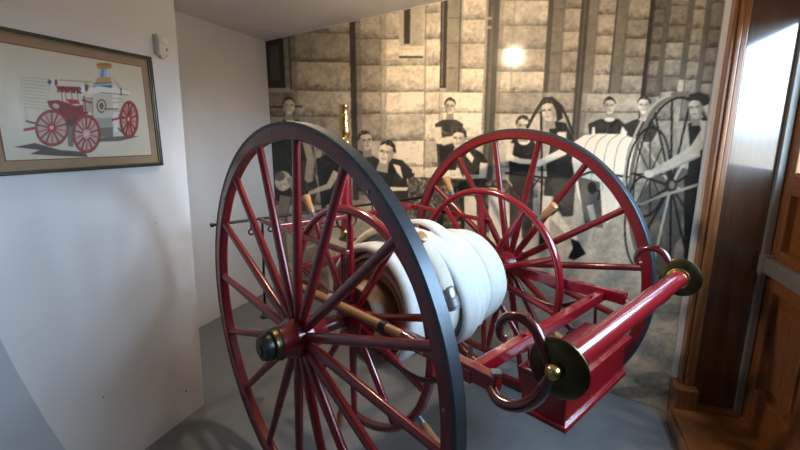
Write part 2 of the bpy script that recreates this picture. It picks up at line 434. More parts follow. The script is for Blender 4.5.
# --- frame rails, crossbars, posts
def bar(name, a, b, wx, wz, m=None, bev=.004):
    """rectangular bar from a to b; wx horizontal width, wz vertical"""
    a = np.array(a, float); b = np.array(b, float); d = b-a; L = np.linalg.norm(d); d /= L
    up = np.array([0, 0, 1.0]) if abs(d[2]) < .9 else np.array([0, 1.0, 0])
    s = np.cross(d, up); s /= np.linalg.norm(s); u = np.cross(s, d)
    bm = bmesh.new(); add_box(bm, (0, -wx/2, -wz/2), (L, wx/2, wz/2), bev, lambda p, q, r: a+d*p+s*q+u*r)
    return C_(new_obj(name, bm, m or M['red'], smooth=False))
for x in (.245, 1.195):
    near = x < .5
    r = bar('side_rail', (x, .42, .83), (x, -.73, .825), .034, .05)
    bar('rail_strap', (x, .05, .853), (x, -.05, .853), .044, .012, M['redblack'])
    bar('axle_block', (x, 0, .75), (x, 0, .81), .05, .07, M['redblack'])
    # upper rear rail and its post
    bar('rear_rail', (x, .76, 1.085), (x, -.02, 1.065), .018, .022)
    bar('rear_post', (x, .40, .84), (x, .40, 1.075), .018, .022)
    C_(tube_obj('rear_brace', [(x, .02, .85), (x, .02, 1.066)], .009, M['redblack'], None, 10))
    # curved arm to the roller end
    xe = .215 if near else 1.225
    arm = smooth_path([(x, -.70, .812), (xe, -.755, .800), (xe, -.815, .815), (xe, -.862, .862), (xe, -.890, .925), (xe, -.905, .960)], 6)
    C_(tube_obj('draw_arm', arm, [.017]*len(arm), M['redblack'] if near else M['red'], None, 14))
    # curled hook above the roller end
    hk = smooth_path([(xe, -.900, .945), (xe, -.872, 1.000), (xe, -.840, 1.045), (xe, -.800, 1.060), (xe, -.762, 1.046), (xe, -.742, 1.015), (xe, -.748, .988), (xe, -.764, .985)], 6)
    nh = len(hk)
    C_(tube_obj('curled_hook', hk, [(.016-.006*i/nh) for i in range(nh-3)]+[.011, .012, .010], M['redblack'], None, 12))
    bar('hook_lug', (xe-.012, -.812, 1.064), (xe+.012, -.812, 1.064), .03, .02, M['redblack'])
cb = bar('front_crossbar', (.225, -.628, .815), (1.215, -.628, .815), .036, .042)
for x in (.545, 1.075):
    C_(lathe_obj('crossbar_nut', [(0, .012), (.010, .011), (.013, .006)], (x, -.628, .835), (0, 0, 1), M['red'], None, 8))
    bar('box_strap', (x, -.652, .80), (x, -.662, .64), .020, .008, M['redblack'])
bar('rail_clip', (.235, -.71, .857), (.255, -.73, .857), .03, .012, M['steel'])
bar('lower_crossbar', (.245, .40, .90), (1.195, .40, .915), .026, .034)
bar('post_crossbar', (.245, .595, 1.072), (1.195, .595, 1.072), .022, .026)
bar('nozzle_seat', (.72, .39, .923), (.72, .70, .923), .06, .020, M['redblack'])
# lower brace under the reel
for x in (.245, 1.195):
    lb = smooth_path([(x, -.60, .80), (x, -.42, .70), (x, -.20, .72), (x, -.03, .75)], 5)
    C_(tube_obj('rail_brace', lb, .011, M['redblack'], None, 10))
# --- rear tool bar with rings and drop leg
tb = C_(tube_obj('rear_tool_bar', [(.0, .765, 1.092), (1.44, .765, 1.092)], .0075, M['iron'], None, 10))
for x in (.0, 1.44): C_(lathe_obj('bar_knob', [(-.010, .004), (-.006, .011), (.006, .011), (.010, .004)], (x, .765, 1.092), (1, 0, 0), M['iron'], None, 12))
def eye(x, y, z0, drop):
    bm = bmesh.new(); add_tube(bm, [(x, y, z0), (x, y, z0-drop)], .0045, 8)
    R_ = .014
    add_tube(bm, [(x+R_*math.sin(t), y, z0-drop-R_+R_*math.cos(t)) for t in np.linspace(0, 2*math.pi, 17)[:-1]], .0045, 8, closed=True, upref=(0, 1, 0))
    return C_(new_obj('hanging_eye', bm, M['iron']))
for x in (.192, .300, .62, 1.00, 1.25): eye(x, .765, 1.088, .045)
C_(tube_obj('drop_rod', [(.256, .765, 1.09), (.235, .765, .56)], .0065, M['iron'], None, 10))
C_(lathe_obj('rod_foot', [(-.012, .010), (-.010, .024), (.004, .026), (.010, .012), (.03, .009)], (.232, .765, .552), (0, 0, 1), M['drum'], None, 16))
bm = bmesh.new(); add_tube(bm, [(.30, .70, 1.03), (.78, .72, .985)], .004, 8)
C_(new_obj('tie_wire', bm, M['iron']))
# --- roller handle with brass end discs
ro = C_(tube_obj('draw_roller', [(.235, -.908, .962), (1.205, -.908, .962)], .0335, M['red'], None, 28))
for xe, s in ((.222, -1), (1.218, 1)):
    d_ = C_(lathe_obj('end_disc', [(-.014, .035), (-.006, .069), (-.001, .0765), (.004, .0765), (.010, .070), (.014, .050), (.016, .040), (.016, 0.0)], (xe, -.908, .962), (s, 0, 0), M['dbrass'], None, 40))
    C_(lathe_obj('roller_collar', [(0, .041), (.004, .043), (.018, .0405), (.022, .034)], (xe-s*.006, -.908, .962), (-s, 0, 0), M['brass'], None, 28))
    C_(lathe_obj('end_knob', [(.010, .012), (.018, .020), (.030, .021), (.040, .015), (.044, 0)], (xe, -.908, .962), (s, 0, 0), M['brass'], None, 20))
# --- tool box hung below
bx0, bx1, by0, by1, bz0, bz1 = .487, .962, -.820, -.665, .612, .752
C_(box_obj('tool_box', (bx0, by0, bz0), (bx1, by1, bz1), M['red'], None, .003))
C_(box_obj('box_base_trim', (bx0-.012, by0-.010, bz0-.012), (bx1+.012, by1+.010, bz0+.006), M['red'], None, .003))
C_(box_obj('box_lid', (bx0-.012, by0-.014, bz1-.012), (bx1+.022, by1+.012, bz1+.008), M['red'], None, .003))
C_(box_obj('lid_panel', (bx0+.012, by0+.012, bz1+.008), (bx1-.004, by1-.010, bz1+.020), M['red'], None, .004))
C_(box_obj('lid_hinge', (.60, by1+.008, bz1-.02), (.66, by1+.016, bz1+.012), M['iron'], None, .002))
C_(box_obj('lid_hinge', (.82, by1+.008, bz1-.02), (.88, by1+.016, bz1+.012), M['iron'], None, .002))

# ================================================================== WOODEN POLE AND NOZZLE CARRIED BY THE CART
pole = tag(empty('wooden_pole', (.19, 0, .84)), 'long brown wooden pole strapped between near wheel and reel', 'pole')
child(tube_obj('shaft', [(.19, .40, .862), (.19, -.10, .866), (.19, -.40, .870)], [.0145, .0165, .0165], M['pole'], None, 16), pole)
child(lathe_obj('black_band', [(-.015, .0185), (-.013, .0205), (.013, .0205), (.015, .0185)], (.19, -.30, .869), (0, 1, 0), M['iron'], None, 18), pole)
child(lathe_obj('socket', [(0, .019), (.03, .021), (.13, .017), (.16, .020), (.175, .018), (.175, 0)], (.19, -.395, .870), (0, -1, -.12), M['redblack'], None, 18), pole)
child(lathe_obj('brass_ring', [(.09, .0205), (.10, .0215), (.11, .0205)], (.19, -.395, .870), (0, -1, -.12), M['brass'], None, 18), pole)
nz = tag(empty('fire_nozzle', (.72, .655, .95)), 'tall red play pipe with brass tip standing behind the reel', 'nozzle')
def Z(prof, nm, m, seg=28): return child(lathe_obj(nm, prof, (.72, .655, 0), (0, 0, 1), m, None, seg), nz)
Z([(.985, .034), (1.10, .034), (1.30, .031), (1.42, .027), (1.46, .023)], 'red_body', M['red'])
Z([(.935, .034), (.945, .040), (.975, .040), (.985, .032)], 'base_coupling', M['brass'])
Z([(1.455, .022), (1.470, .034), (1.495, .034), (1.510, .026), (1.530, .035), (1.560, .033), (1.60, .025), (1.615, .029), (1.635, .026), (1.660, .022), (1.672, .028), (1.685, .028), (1.690, .018), (1.680, .013), (1.680, 0)], 'brass_tip', M['brass'])
for a in (-1, 1):
    hp = smooth_path([(.72+a*.022, .655, 1.06), (.72+a*.06, .655, 1.075), (.72+a*.065, .655, 1.02), (.72+a*.03, .655, .985)], 5)
    child(tube_obj('grip', hp, .0065, M['dbrass'], None, 10), nz)
Z([(1.045, .034), (1.05, .038), (1.075, .038), (1.08, .034)], 'grip_collar', M['dbrass'])

# ================================================================== FIRE HOSE
hose = tag(empty('fire_hose', (.70, 0, ZA-.25)), 'white flat canvas fire hose wound thickly on the cart reel', 'fire hose')
def hose_path(fn, name, m, wid, thk, closed, nseg=72, seed=0):
    """fn(u)->(x, angle, radius, tilt) ; flat band swept round the axle"""
    bm = bmesh.new(); rings = []
    hw, ht = wid/2, thk/2
    sec = [(-hw, -ht*.5), (-hw+.004, -ht), (-hw*.5, -ht*1.05), (hw*.5, -ht*1.05), (hw-.004, -ht), (hw, -ht*.5), (hw-.001, ht*.05), (hw-.006, ht*.7), (hw-.018, ht*1.15), (hw*.35, ht*1.25), (-hw*.35, ht*1.25), (-hw+.018, ht*1.15), (-hw+.006, ht*.7), (-hw+.001, ht*.05)]
    n = nseg if closed else nseg+1
    for i in range(n):
        x, a, r, tl = fn(i/nseg)
        ring = []
        for (u, v) in sec:
            xx = x+u*math.cos(tl); rr = r+v+u*math.sin(tl)
            ring.append(bm.verts.new((xx, rr*math.sin(a), ZA+OFFZ(a, rr)+rr*math.cos(a))))
        rings.append(ring)
    m_ = len(sec)
    for i in range(nseg):
        q0, q1 = rings[i], rings[(i+1) % n]
        for k in range(m_): bm.faces.new((q0[k], q0[(k+1) % m_], q1[(k+1) % m_], q1[k]))
    if not closed: bm.faces.new(rings[0][::-1]); bm.faces.new(rings[-1])
    return child(new_obj(name, bm, m), hose)
def OFFZ(a, r): return 0.022*max(0.0, (r-.2)/.12)
def wrap(x, r, wid=.102, thk=.024, m='hose', sx=.012, sr=.006, tilt=0.0, drift=0.0):
    p1, p2, p3 = rng.uniform(0, 6.28, 3)
    def fn(u):
        a = 2*math.pi*u
        rr = r+sr*math.sin(a+p1)+sr*.6*math.sin(3*a+p2)-.030*max(0, -math.cos(a))
        return x+sx*math.sin(a+p3)+drift*math.cos(a), a, rr, tilt+.05*math.sin(2*a+p2)
    return hose_path(fn, 'hose_wrap', M[m], wid, thk, True, 72)
# inner layers seen in the open near end
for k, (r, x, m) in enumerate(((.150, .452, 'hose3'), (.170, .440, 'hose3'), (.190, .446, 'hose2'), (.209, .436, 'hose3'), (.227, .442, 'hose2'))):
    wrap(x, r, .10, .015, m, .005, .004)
for k, x in enumerate((.50, .60, .70, .80, .88, .95)):        # under layer
    wrap(x, .208-.004*k, .104, .05, 'hose', .006, .004)
for k, (x, r) in enumerate(((.396, .262), (.505, .262), (.612, .260), (.716, .258), (.812, .255), (.900, .250), (.972, .238))):
    wrap(x, r, .106 if k < 5 else .092, .026, 'hose', .006, .003, drift=.008)
# loose diagonal turn and the free end with its coupling
def fn1(u):
    a = math.radians(62-215*u); return .50+.26*u, a, .283-.006*u+.022*math.sin(math.pi*u), .10-.1*u
hose_path(fn1, 'loose_turn', M['hose'], .110, .020, False, 60)
def fn2(u):
    a = math.radians(34-150*u); return .66+.12*u, a, .290+.036*max(0, math.sin(math.pi*min(1, u*2.2)))-.012*u, -.16+.20*u
hose_path(fn2, 'loose_turn', M['hose'], .085, .018, False, 48)
def fn3(u):
    a = math.radians(48-116*u); return .455+.07*u, a, .292+.036*math.sin(math.pi*u*.8), .06
hose_path(fn3, 'hose_tail', M['hose2'], .080, .022, False, 36)
fold = smooth_path([(.60, .22, .985), (.61, .17, 1.045), (.63, .10, 1.085), (.66, .03, 1.10)], 5)
child(tube_obj('hose_fold', fold, .024, M['hose2'], None, 12, sect=[(2.0*math.cos(t), .8*math.sin(t)) for t in np.linspace(0, 2*math.pi, 17)[:-1]]), hose)
a = math.radians(-71); cpos = np.array([.528, .312*math.sin(a), ZA+.018+.312*math.cos(a)]); cdir = np.array([.10, -math.cos(a)*1.0, math.sin(a)])
cdir /= np.linalg.norm(cdir)
cp = child(lathe_obj('coupling', [(-.03, .022), (-.02, .030), (.015, .031), (.018, .035), (.050, .036), (.054, .032), (.064, .032), (.064, .024), (.03, .022)], cpos, cdir, M['steel'], None, 28), hose)

# ================================================================== PICTURE AND SENSOR ON THE WALL
E0 = tn(.454, NN)
def ws(s, z, d=0.0): return E0+T*s-N*d+np.array([0, 0, z])

# ------------------------------------------------------------------ small painter for the two flat prints (colour attribute on the print mesh)
def vnoise(h, w, cell, seed):
    g = np.random.default_rng(seed); gy, gx = int(h/cell)+3, int(w/cell)+3
    G = g.random((gy, gx)); y = np.arange(h)/cell; x = np.arange(w)/cell
    iy = y.astype(int); ix = x.astype(int); fy = y-iy; fx = x-ix
    fy = fy*fy*(3-2*fy); fx = fx*fx*(3-2*fx)
    a = G[np.ix_(iy, ix)]*(1-fx)+G[np.ix_(iy, ix+1)]*fx; b = G[np.ix_(iy+1, ix)]*(1-fx)+G[np.ix_(iy+1, ix+1)]*fx
    return a*(1-fy)[:, None]+b*fy[:, None]
def fbm(h, w, cell, seed, oct=4):
    o = np.zeros((h, w)); amp = 1; tot = 0
    for i in range(oct):
        o += amp*vnoise(h, w, max(cell/2**i, 1.01), seed+i); tot += amp; amp *= .6
    return o/tot
class Canvas:
    def __init__(s, x0, y0, x1, y1, k):
        s.x0, s.y0, s.k = x0, y0, k; s.w = int((x1-x0)*k); s.h = int((y1-y0)*k)
        s.a = np.zeros((s.h, s.w, 3), np.float32)
    def poly(s, pts, col, al=1.0, tex=None, amt=0.0):
        P = (np.array(pts, float)-[s.x0, s.y0])*s.k
        xa, ya = np.floor(P.min(0)).astype(int); xb, yb = np.ceil(P.max(0)).astype(int)+1
        xa, ya = max(xa, 0), max(ya, 0); xb, yb = min(xb, s.w), min(yb, s.h)
        if xb <= xa or yb <= ya: return
        X = np.arange(xa, xb)+.5; Y = (np.arange(ya, yb)+.5)[:, None]
        ins = np.zeros((yb-ya, xb-xa), bool)
        for i in range(len(P)):
            (ax, ay), (bx, by) = P[i], P[(i+1) % len(P)]
            if ay == by: continue
            c = (Y > min(ay, by)) & (Y <= max(ay, by))
            ins ^= c & (X < ax+(Y-ay)*(bx-ax)/(by-ay))
        c = np.array(col if hasattr(col, '__len__') else (col, col, col), np.float32)
        v = np.broadcast_to(c, ins.shape+(3,)).copy()
        if tex is not None: v *= (1+amt*(tex[ya:yb, xa:xb, None]-.5)*2)
        sub = s.a[ya:yb, xa:xb]; sub[ins] = sub[ins]*(1-al)+v[ins]*al
    def ell(s, cx, cy, rx, ry, col, al=1.0, rot=0, n=28, **k):
        t = np.linspace(0, 2*np.pi, n, endpoint=False); c, d = math.cos(rot), math.sin(rot)
        x = rx*np.cos(t); y = ry*np.sin(t); s.poly(np.stack([cx+x*c-y*d, cy+x*d+y*c], 1), col, al, **k)
    def line(s, pts, wd, col, al=1.0):
        P = np.array(pts, float)
        for a, b in zip(P[:-1], P[1:]):
            d = b-a; L = np.hypot(*d)
            if L < 1e-6: continue
            n = np.array([-d[1], d[0]])/L*wd/2; e = d/L*wd*.2
            s.poly([a+n-e, b+n+e, b-n+e, a-n-e], col, al)
    def ring(s, cx, cy, rx, ry, wd, col, al=1.0, rot=0, a0=0, a1=360, n=48):
        t = np.radians(np.linspace(a0, a1, n)); c, d = math.cos(rot), math.sin(rot)
        o = [(cx+(rx)*math.cos(q)*c-(ry)*math.sin(q)*d, cy+(rx)*math.cos(q)*d+(ry)*math.sin(q)*c) for q in t]
        i = [(cx+(rx-wd*.8)*math.cos(q)*c-(ry-wd)*math.sin(q)*d, cy+(rx-wd*.8)*math.cos(q)*d+(ry-wd)*math.sin(q)*c) for q in t]
        s.poly(o+i[::-1], col, al)
    def blur(s, n=1):
        for _ in range(n):
            p = np.pad(s.a, ((1, 1), (1, 1), (0, 0)), mode='edge')
            s.a = (p[:-2, 1:-1]+p[2:, 1:-1]+p[1:-1, :-2]+p[1:-1, 2:]+2*p[1:-1, 1:-1])/6
    def sample(s, px, py):
        x = np.clip((px-s.x0)*s.k-.5, 0, s.w-1.001); y = np.clip((py-s.y0)*s.k-.5, 0, s.h-1.001)
        ix, iy = x.astype(int), y.astype(int); fx, fy = (x-ix)[:, None], (y-iy)[:, None]
        A = s.a
        return (A[iy, ix]*(1-fx)+A[iy, ix+1]*fx)*(1-fy)+(A[iy+1, ix]*(1-fx)+A[iy+1, ix+1]*fx)*fy
def print_mesh(name, m, grid, colors, back):
    """grid (ny,nx,3) front points, one flat sheet with a thin back"""
    ny, nx, _ = grid.shape
    v = grid.reshape(-1, 3); idx = np.arange(ny*nx).reshape(ny, nx)
    q = np.stack([idx[:-1, :-1], idx[:-1, 1:], idx[1:, 1:], idx[1:, :-1]], -1).reshape(-1, 4)
    cor = [idx[0, 0], idx[0, -1], idx[-1, -1], idx[-1, 0]]
    bv = v[cor]+np.array(back); nb = len(v); v = np.concatenate([v, bv])
    extra = np.array([[nb+3, nb+2, nb+1, nb]])
    q = np.concatenate([q, extra])
    me = bpy.data.meshes.new(name)
    me.vertices.add(len(v)); me.vertices.foreach_set('co', v.astype(np.float32).ravel())
    me.loops.add(q.size); me.loops.foreach_set('vertex_index', q.ravel().astype(np.int32))
    me.polygons.add(len(q)); me.polygons.foreach_set('loop_start', np.arange(0, q.size, 4, dtype=np.int32))
    me.polygons.foreach_set('loop_total', np.full(len(q), 4, np.int32))
    me.update(calc_edges=True); me.validate()
    at = me.color_attributes.new('print', 'FLOAT_COLOR', 'POINT')
    c = np.ones((len(v), 4), np.float32); lin = np.clip(colors, 0, 1)
    lin = np.where(lin <= .04045, lin/12.92, ((lin+.055)/1.055)**2.4)
    c[:len(lin), :3] = lin; at.data.foreach_set('color', c.ravel())
    me.materials.append(m)
    o = bpy.data.objects.new(name, me); COL.objects.link(o); return o
def print_mat(name, rough, coat, coat_rough, spec=.5):
    m = mat(name, (1, 1, 1), rough, coat=coat, coat_rough=coat_rough, spec=spec)
    n = m.node_tree.nodes.new('ShaderNodeVertexColor'); n.layer_name = 'print'
    m.node_tree.links.new(n.outputs[0], m.node_tree.nodes['Principled BSDF'].inputs['Base Color']); return m

# ------------------------------------------------------------------ framed print of a steam fire engine
S0, S1, Z0, Z1 = -.800, -.125, 1.377, 1.874
pic = tag(empty('framed_picture', ws((S0+S1)/2, Z0)), 'framed print of a red steam fire engine on the white wall', 'picture')
def WB(a, b, c): return ws(a, c, b)
def PB(nm, s0, s1, z0, z1, d0, d1, m, bev=.002): return child(box_obj(nm, (s0, d0, z0), (s1, d1, z1), m, None, bev, WB), pic)
fw = .013
for (a, b, c, d) in ((S0, S1, Z1-fw, Z1), (S0, S1, Z0, Z0+fw), (S0, S0+fw, Z0+fw, Z1-fw), (S1-fw, S1, Z0+fw, Z1-fw)):
    PB('frame_side', a, b, c, d, .001, .024, M['frame'], .003)
g = .005
for (a, b, c, d) in ((S0+fw, S1-fw, Z1-fw-g, Z1-fw), (S0+fw, S1-fw, Z0+fw, Z0+fw+g), (S0+fw, S0+fw+g, Z0+fw+g, Z1-fw-g), (S1-fw-g, S1-fw, Z0+fw+g, Z1-fw-g)):
    PB('gilt_edge', a, b, c, d, .001, .019, M['gold'], .001)
PB('mat_board', S0+fw, S1-fw, Z0+fw, Z1-fw, .001, .011, M['matb'], 0)
mw = .052
i0, i1, k0, k1 = S0+mw, S1-mw, Z0+mw, Z1-mw
PB('mat_bevel', i0-.004, i1+.004, k0-.004, k1+.004, .011, .0118, M['matr'], 0)
cv = Canvas(-30, 20, 170, 185, 4)
paper = (.80, .755, .67)
cv.a[:] = paper
tx = fbm(cv.h, cv.w, 60, 50); cv.a *= (1+.05*(tx-.5))[:, :, None]
R1, R2, R3, DK = (.62, .10, .10), (.47, .07, .08), (.74, .26, .24), (.20, .15, .14)
# shadow on the ground (part of the drawing)
cv.poly([(14, 147), (35, 143), (60, 150), (85, 152), (88, 157), (60, 156), (44, 155), (30, 154), (40, 150)], (.30, .26, .23))
cv.poly([(95, 138), (125, 136), (140, 136), (120, 141), (98, 142)], (.38, .34, .30))
# handwriting block
hr = np.random.default_rng(3)
for r in range(10):
    y = 77+r*3.35; x = 21+r*.35
    while x < 48:
        L = hr.uniform(1.5, 4); cv.line([(x, y+(x-21)*.10), (x+L*.5, y+(x-21)*.10-hr.uniform(.2, .9)), (x+L, y+(x+L-21)*.10)], .55, (.52, .46, .40), .75); x += L+hr.uniform(.5, 1.0)
cv.line([(24, 108), (27, 116), (26, 122)], .7, (.70, .64, .56)); cv.line([(21, 77), (21, 106)], .4, (.62, .56, .5), .6)
def engine_wheel(cx, cy, rx, ry, n=14, hubc=R1):
    cv.ell(cx, cy, rx, ry, (.66, .60, .54)); cv.ring(cx, cy, rx, ry, 1.0, (.36, .26, .25)); cv.ring(cx, cy, rx-.8, ry-.9, 2.2, R1)
    for k in range(n):
        t = 2*math.pi*k/n+.2; cv.line([(cx, cy), (cx+(rx-2)*math.cos(t), cy+(ry-2)*math.sin(t))], 1.5, R2 if k % 3 else R3)
    cv.ell(cx, cy, rx*.27, ry*.25, hubc); cv.ell(cx-.4, cy-.4, rx*.12, ry*.11, (.8, .7, .66))
# draw pole, chassis
cv.line([(24, 130), (40, 127), (60, 123)], 2.6, R1); cv.line([(26, 121), (38, 124)], 1.6, DK)
engine_wheel(52, 128, 17, 18.5)
cv.poly([(34, 128), (30, 120), (45, 108), (72, 116), (90, 122), (90, 126), (70, 122)], R2, .0)
cv.poly([(66, 112), (96, 116), (122, 114), (122, 119), (96, 121), (66, 118)], R1)
# boiler and pump
cv.poly([(92, 86), (116, 84), (118, 132), (112, 137), (98, 136), (94, 122)], (.74, .71, .66)); cv.poly([(94, 118), (112, 118), (113, 137), (98, 137)], (.60, .57, .53))
cv.poly([(112, 86), (118, 84), (119, 130), (114, 134)], (.84, .82, .78)); cv.poly([(99, 128), (113, 127), (113, 137), (98, 137)], (.42, .40, .36))
cv.poly([(99, 66), (110, 66), (110, 80), (98, 80)], (.62, .68, .78)); cv.line([(103, 67), (102, 79)], 2.5, (.36, .48, .66)); cv.line([(108, 67), (108, 79)], 1.5, (.82, .84, .86))
cv.poly([(96, 64), (111, 64), (113, 67), (108, 69), (98, 69)], (.72, .52, .26)); cv.ell(103.5, 64.5, 7.5, 1.8, (.62, .44, .22))
cv.poly([(97, 78), (110, 77), (112, 83), (95, 84)], (.74, .55, .28)); cv.poly([(93, 83), (112, 82), (112, 88), (93, 88)], (.34, .40, .50)); cv.line([(93, 85), (112, 84)], 1.2, (.70, .76, .84))
cv.poly([(111, 76), (121, 92), (124, 94), (120, 86)], (.70, .62, .5))
cv.poly([(87, 89), (98, 86), (124, 90), (131, 92), (130, 95), (122, 95), (98, 93), (88, 94)], (.86, .84, .79)); cv.line([(100, 92.5), (128, 95)], .8, (.45, .42, .40)); cv.line([(121, 88), (121, 95)], 1.0, DK)
cv.ell(101.5, 106, 5, 7, (.36, .32, .30)); cv.ell(101.5, 106, 3.6, 5.4, (.78, .72, .62)); cv.ell(101.5, 106, 2.2, 3.6, (.38, .30, .26))
for (a, b) in (((106, 103), (124, 102)), ((104, 111), (124, 111)), ((113, 98), (122, 99))): cv.line([a, b], 1.3, (.70, .66, .60)); 
cv.line([(106, 109), (118, 109)], .8, DK)
# driver's gear: chemical cylinders, seat, springs
cv.poly([(56, 86), (80, 87), (82, 93), (58, 91)], R2); cv.line([(57, 91.5), (81, 93)], 1.0, (.36, .06, .07))
cv.ell(52, 82, 4.4, 3.0, (.82, .82, .82)); cv.ell(49.5, 82, 2.0, 2.4, (.28, .32, .42)); cv.ell(56, 82.5, 1.6, 3.2, (.50, .18, .17))
cv.ell(82, 89, 4.4, 3.0, (.86, .85, .84)); cv.ell(79.5, 89, 1.8, 2.4, (.30, .32, .40)); cv.ell(86.5, 87.5, 1.8, 4.2, (.36, .26, .22))
cv.line([(60, 80), (92, 82)], .8, (.50, .44, .40)); cv.line([(83, 81), (90, 87)], 1.0, (.66, .50, .28))
for x in (60, 64, 70, 76): cv.line([(x, 91), (x+1.5, 103)], 1.0, (.78, .74, .70)); cv.line([(x+1.2, 91), (x+2.7, 103)], .6, R2)
cv.poly([(47, 101), (58, 100), (76, 106), (88, 104), (88, 114), (74, 116), (58, 112), (50, 108)], R2); cv.ell(56, 106, 3.6, 2.6, (.72, .62, .55), rot=.4)
cv.poly([(66, 99), (78, 100), (80, 104), (70, 104)], R1); cv.poly([(82, 97), (92, 98), (92, 112), (84, 112)], (.66, .60, .56)); cv.line([(82, 100), (92, 103)], 1.4, R2); cv.line([(84, 96), (86, 114)], 1.0, R2)
cv.line([(88, 98), (92, 98), (93, 120)], 1.2, (.55, .45, .30)); cv.poly([(67, 116), (80, 117), (76, 128), (66, 126)], (.30, .14, .14))
cv.poly([(60, 112), (76, 116), (74, 120), (62, 117)], R2)
cv.poly([(67, 126), (76, 124), (73, 147), (68, 146)], (.36, .31, .29), .8)
engine_wheel(86.5, 134, 14.2, 19.2, 14, (.74, .62, .62)); engine_wheel(129, 119.5, 9.6, 18.8, 14)
cv.line([(112, 120), (120, 118), (127, 118)], 2.0, R1); cv.line([(118, 128), (124, 134)], 1.4, DK)
cv.blur(3)
nx, ny = 240, 180
gs, gz = np.meshgrid(np.linspace(i0, i1, nx), np.linspace(k0, k1, ny))
G3 = E0+T*gs[..., None]-N*.0125+np.stack([0*gz, 0*gz, gz], -1)
gx, gy = project(G3.reshape(-1, 3))
po = print_mesh('engine_print', print_mat('engine_print_paper', .45, .35, .05), G3, cv.sample(gx, gy), N*.001)
child(po, pic)

# ------------------------------------------------------------------ motion sensor
sa = hit(153, 33, N*NN, N); sb = hit(168, 56, N*NN, N)
ss = ((sa-E0)@T+(sb-E0)@T)/2-.012; zz0, zz1 = 1.890, 1.985; hwid = .030
sen = tag(empty('motion_sensor', ws(ss, zz0)), 'small ivory plastic motion sensor on the wall above the picture corner', 'sensor')
def SB(nm, s0, s1, z0, z1, d0, d1, m, bev): return child(box_obj(nm, (s0, d0, z0), (s1, d1, z1), m, None, bev, WB), sen)
SB('back_plate', ss-hwid+.002, ss+hwid-.006, zz0+.004, zz1-.002, 0, .010, M['plastic'], .002)
bm = bmesh.new(); prof = [(0, .010), (0, .026), (.010, .033), (.045, .036), (.055, .038), (.085, .036), (.094, .026), (.094, .010)]
poly_prism(bm, [ws(ss-hwid, zz0+z, d) for z, d in prof], [ws(ss+hwid, zz0+z, d) for z, d in prof])
bmesh.ops.bevel(bm, geom=bm.edges[:], offset=.003, segments=2, affect='EDGES')
child(new_obj('sensor_body', bm, M['plastic']), sen)
bm = bmesh.new(); lens = [(.040*math.sin(q)*.62, .018*math.cos(q)) for q in np.linspace(-1.5, 1.5, 11)]
poly_prism(bm, [ws(ss+u*.85, zz0+.050, .034+v*.6) for u, v in lens], [ws(ss+u*.85, zz0+.086, .030+v*.6) for u, v in lens])
child(new_obj('lens', bm, M['plastic_l']), sen)
SB('indicator_slot', ss+.010, ss+.014, zz0+.022, zz0+.036, .033, .0365, M['black'], 0)
SB('swivel_foot', ss-.010, ss+.016, zz0-.012, zz0+.006, .002, .022, M['plastic'], .003)

# ------------------------------------------------------------------ stand-in board for an unidentified pale curved area by the picture wall
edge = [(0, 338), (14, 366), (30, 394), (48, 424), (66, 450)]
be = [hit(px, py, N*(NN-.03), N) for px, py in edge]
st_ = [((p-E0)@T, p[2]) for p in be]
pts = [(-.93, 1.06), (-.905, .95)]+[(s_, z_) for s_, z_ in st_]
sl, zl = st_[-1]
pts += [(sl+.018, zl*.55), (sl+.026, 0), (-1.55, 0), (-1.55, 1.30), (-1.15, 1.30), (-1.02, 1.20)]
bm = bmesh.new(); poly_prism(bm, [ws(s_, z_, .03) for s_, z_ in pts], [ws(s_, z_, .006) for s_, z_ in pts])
tag(new_obj('stand_in_board', bm, M['board'], smooth=False), 'stand-in pale board, blue daylight tint in its colour, curved edge against the picture wall', 'board')

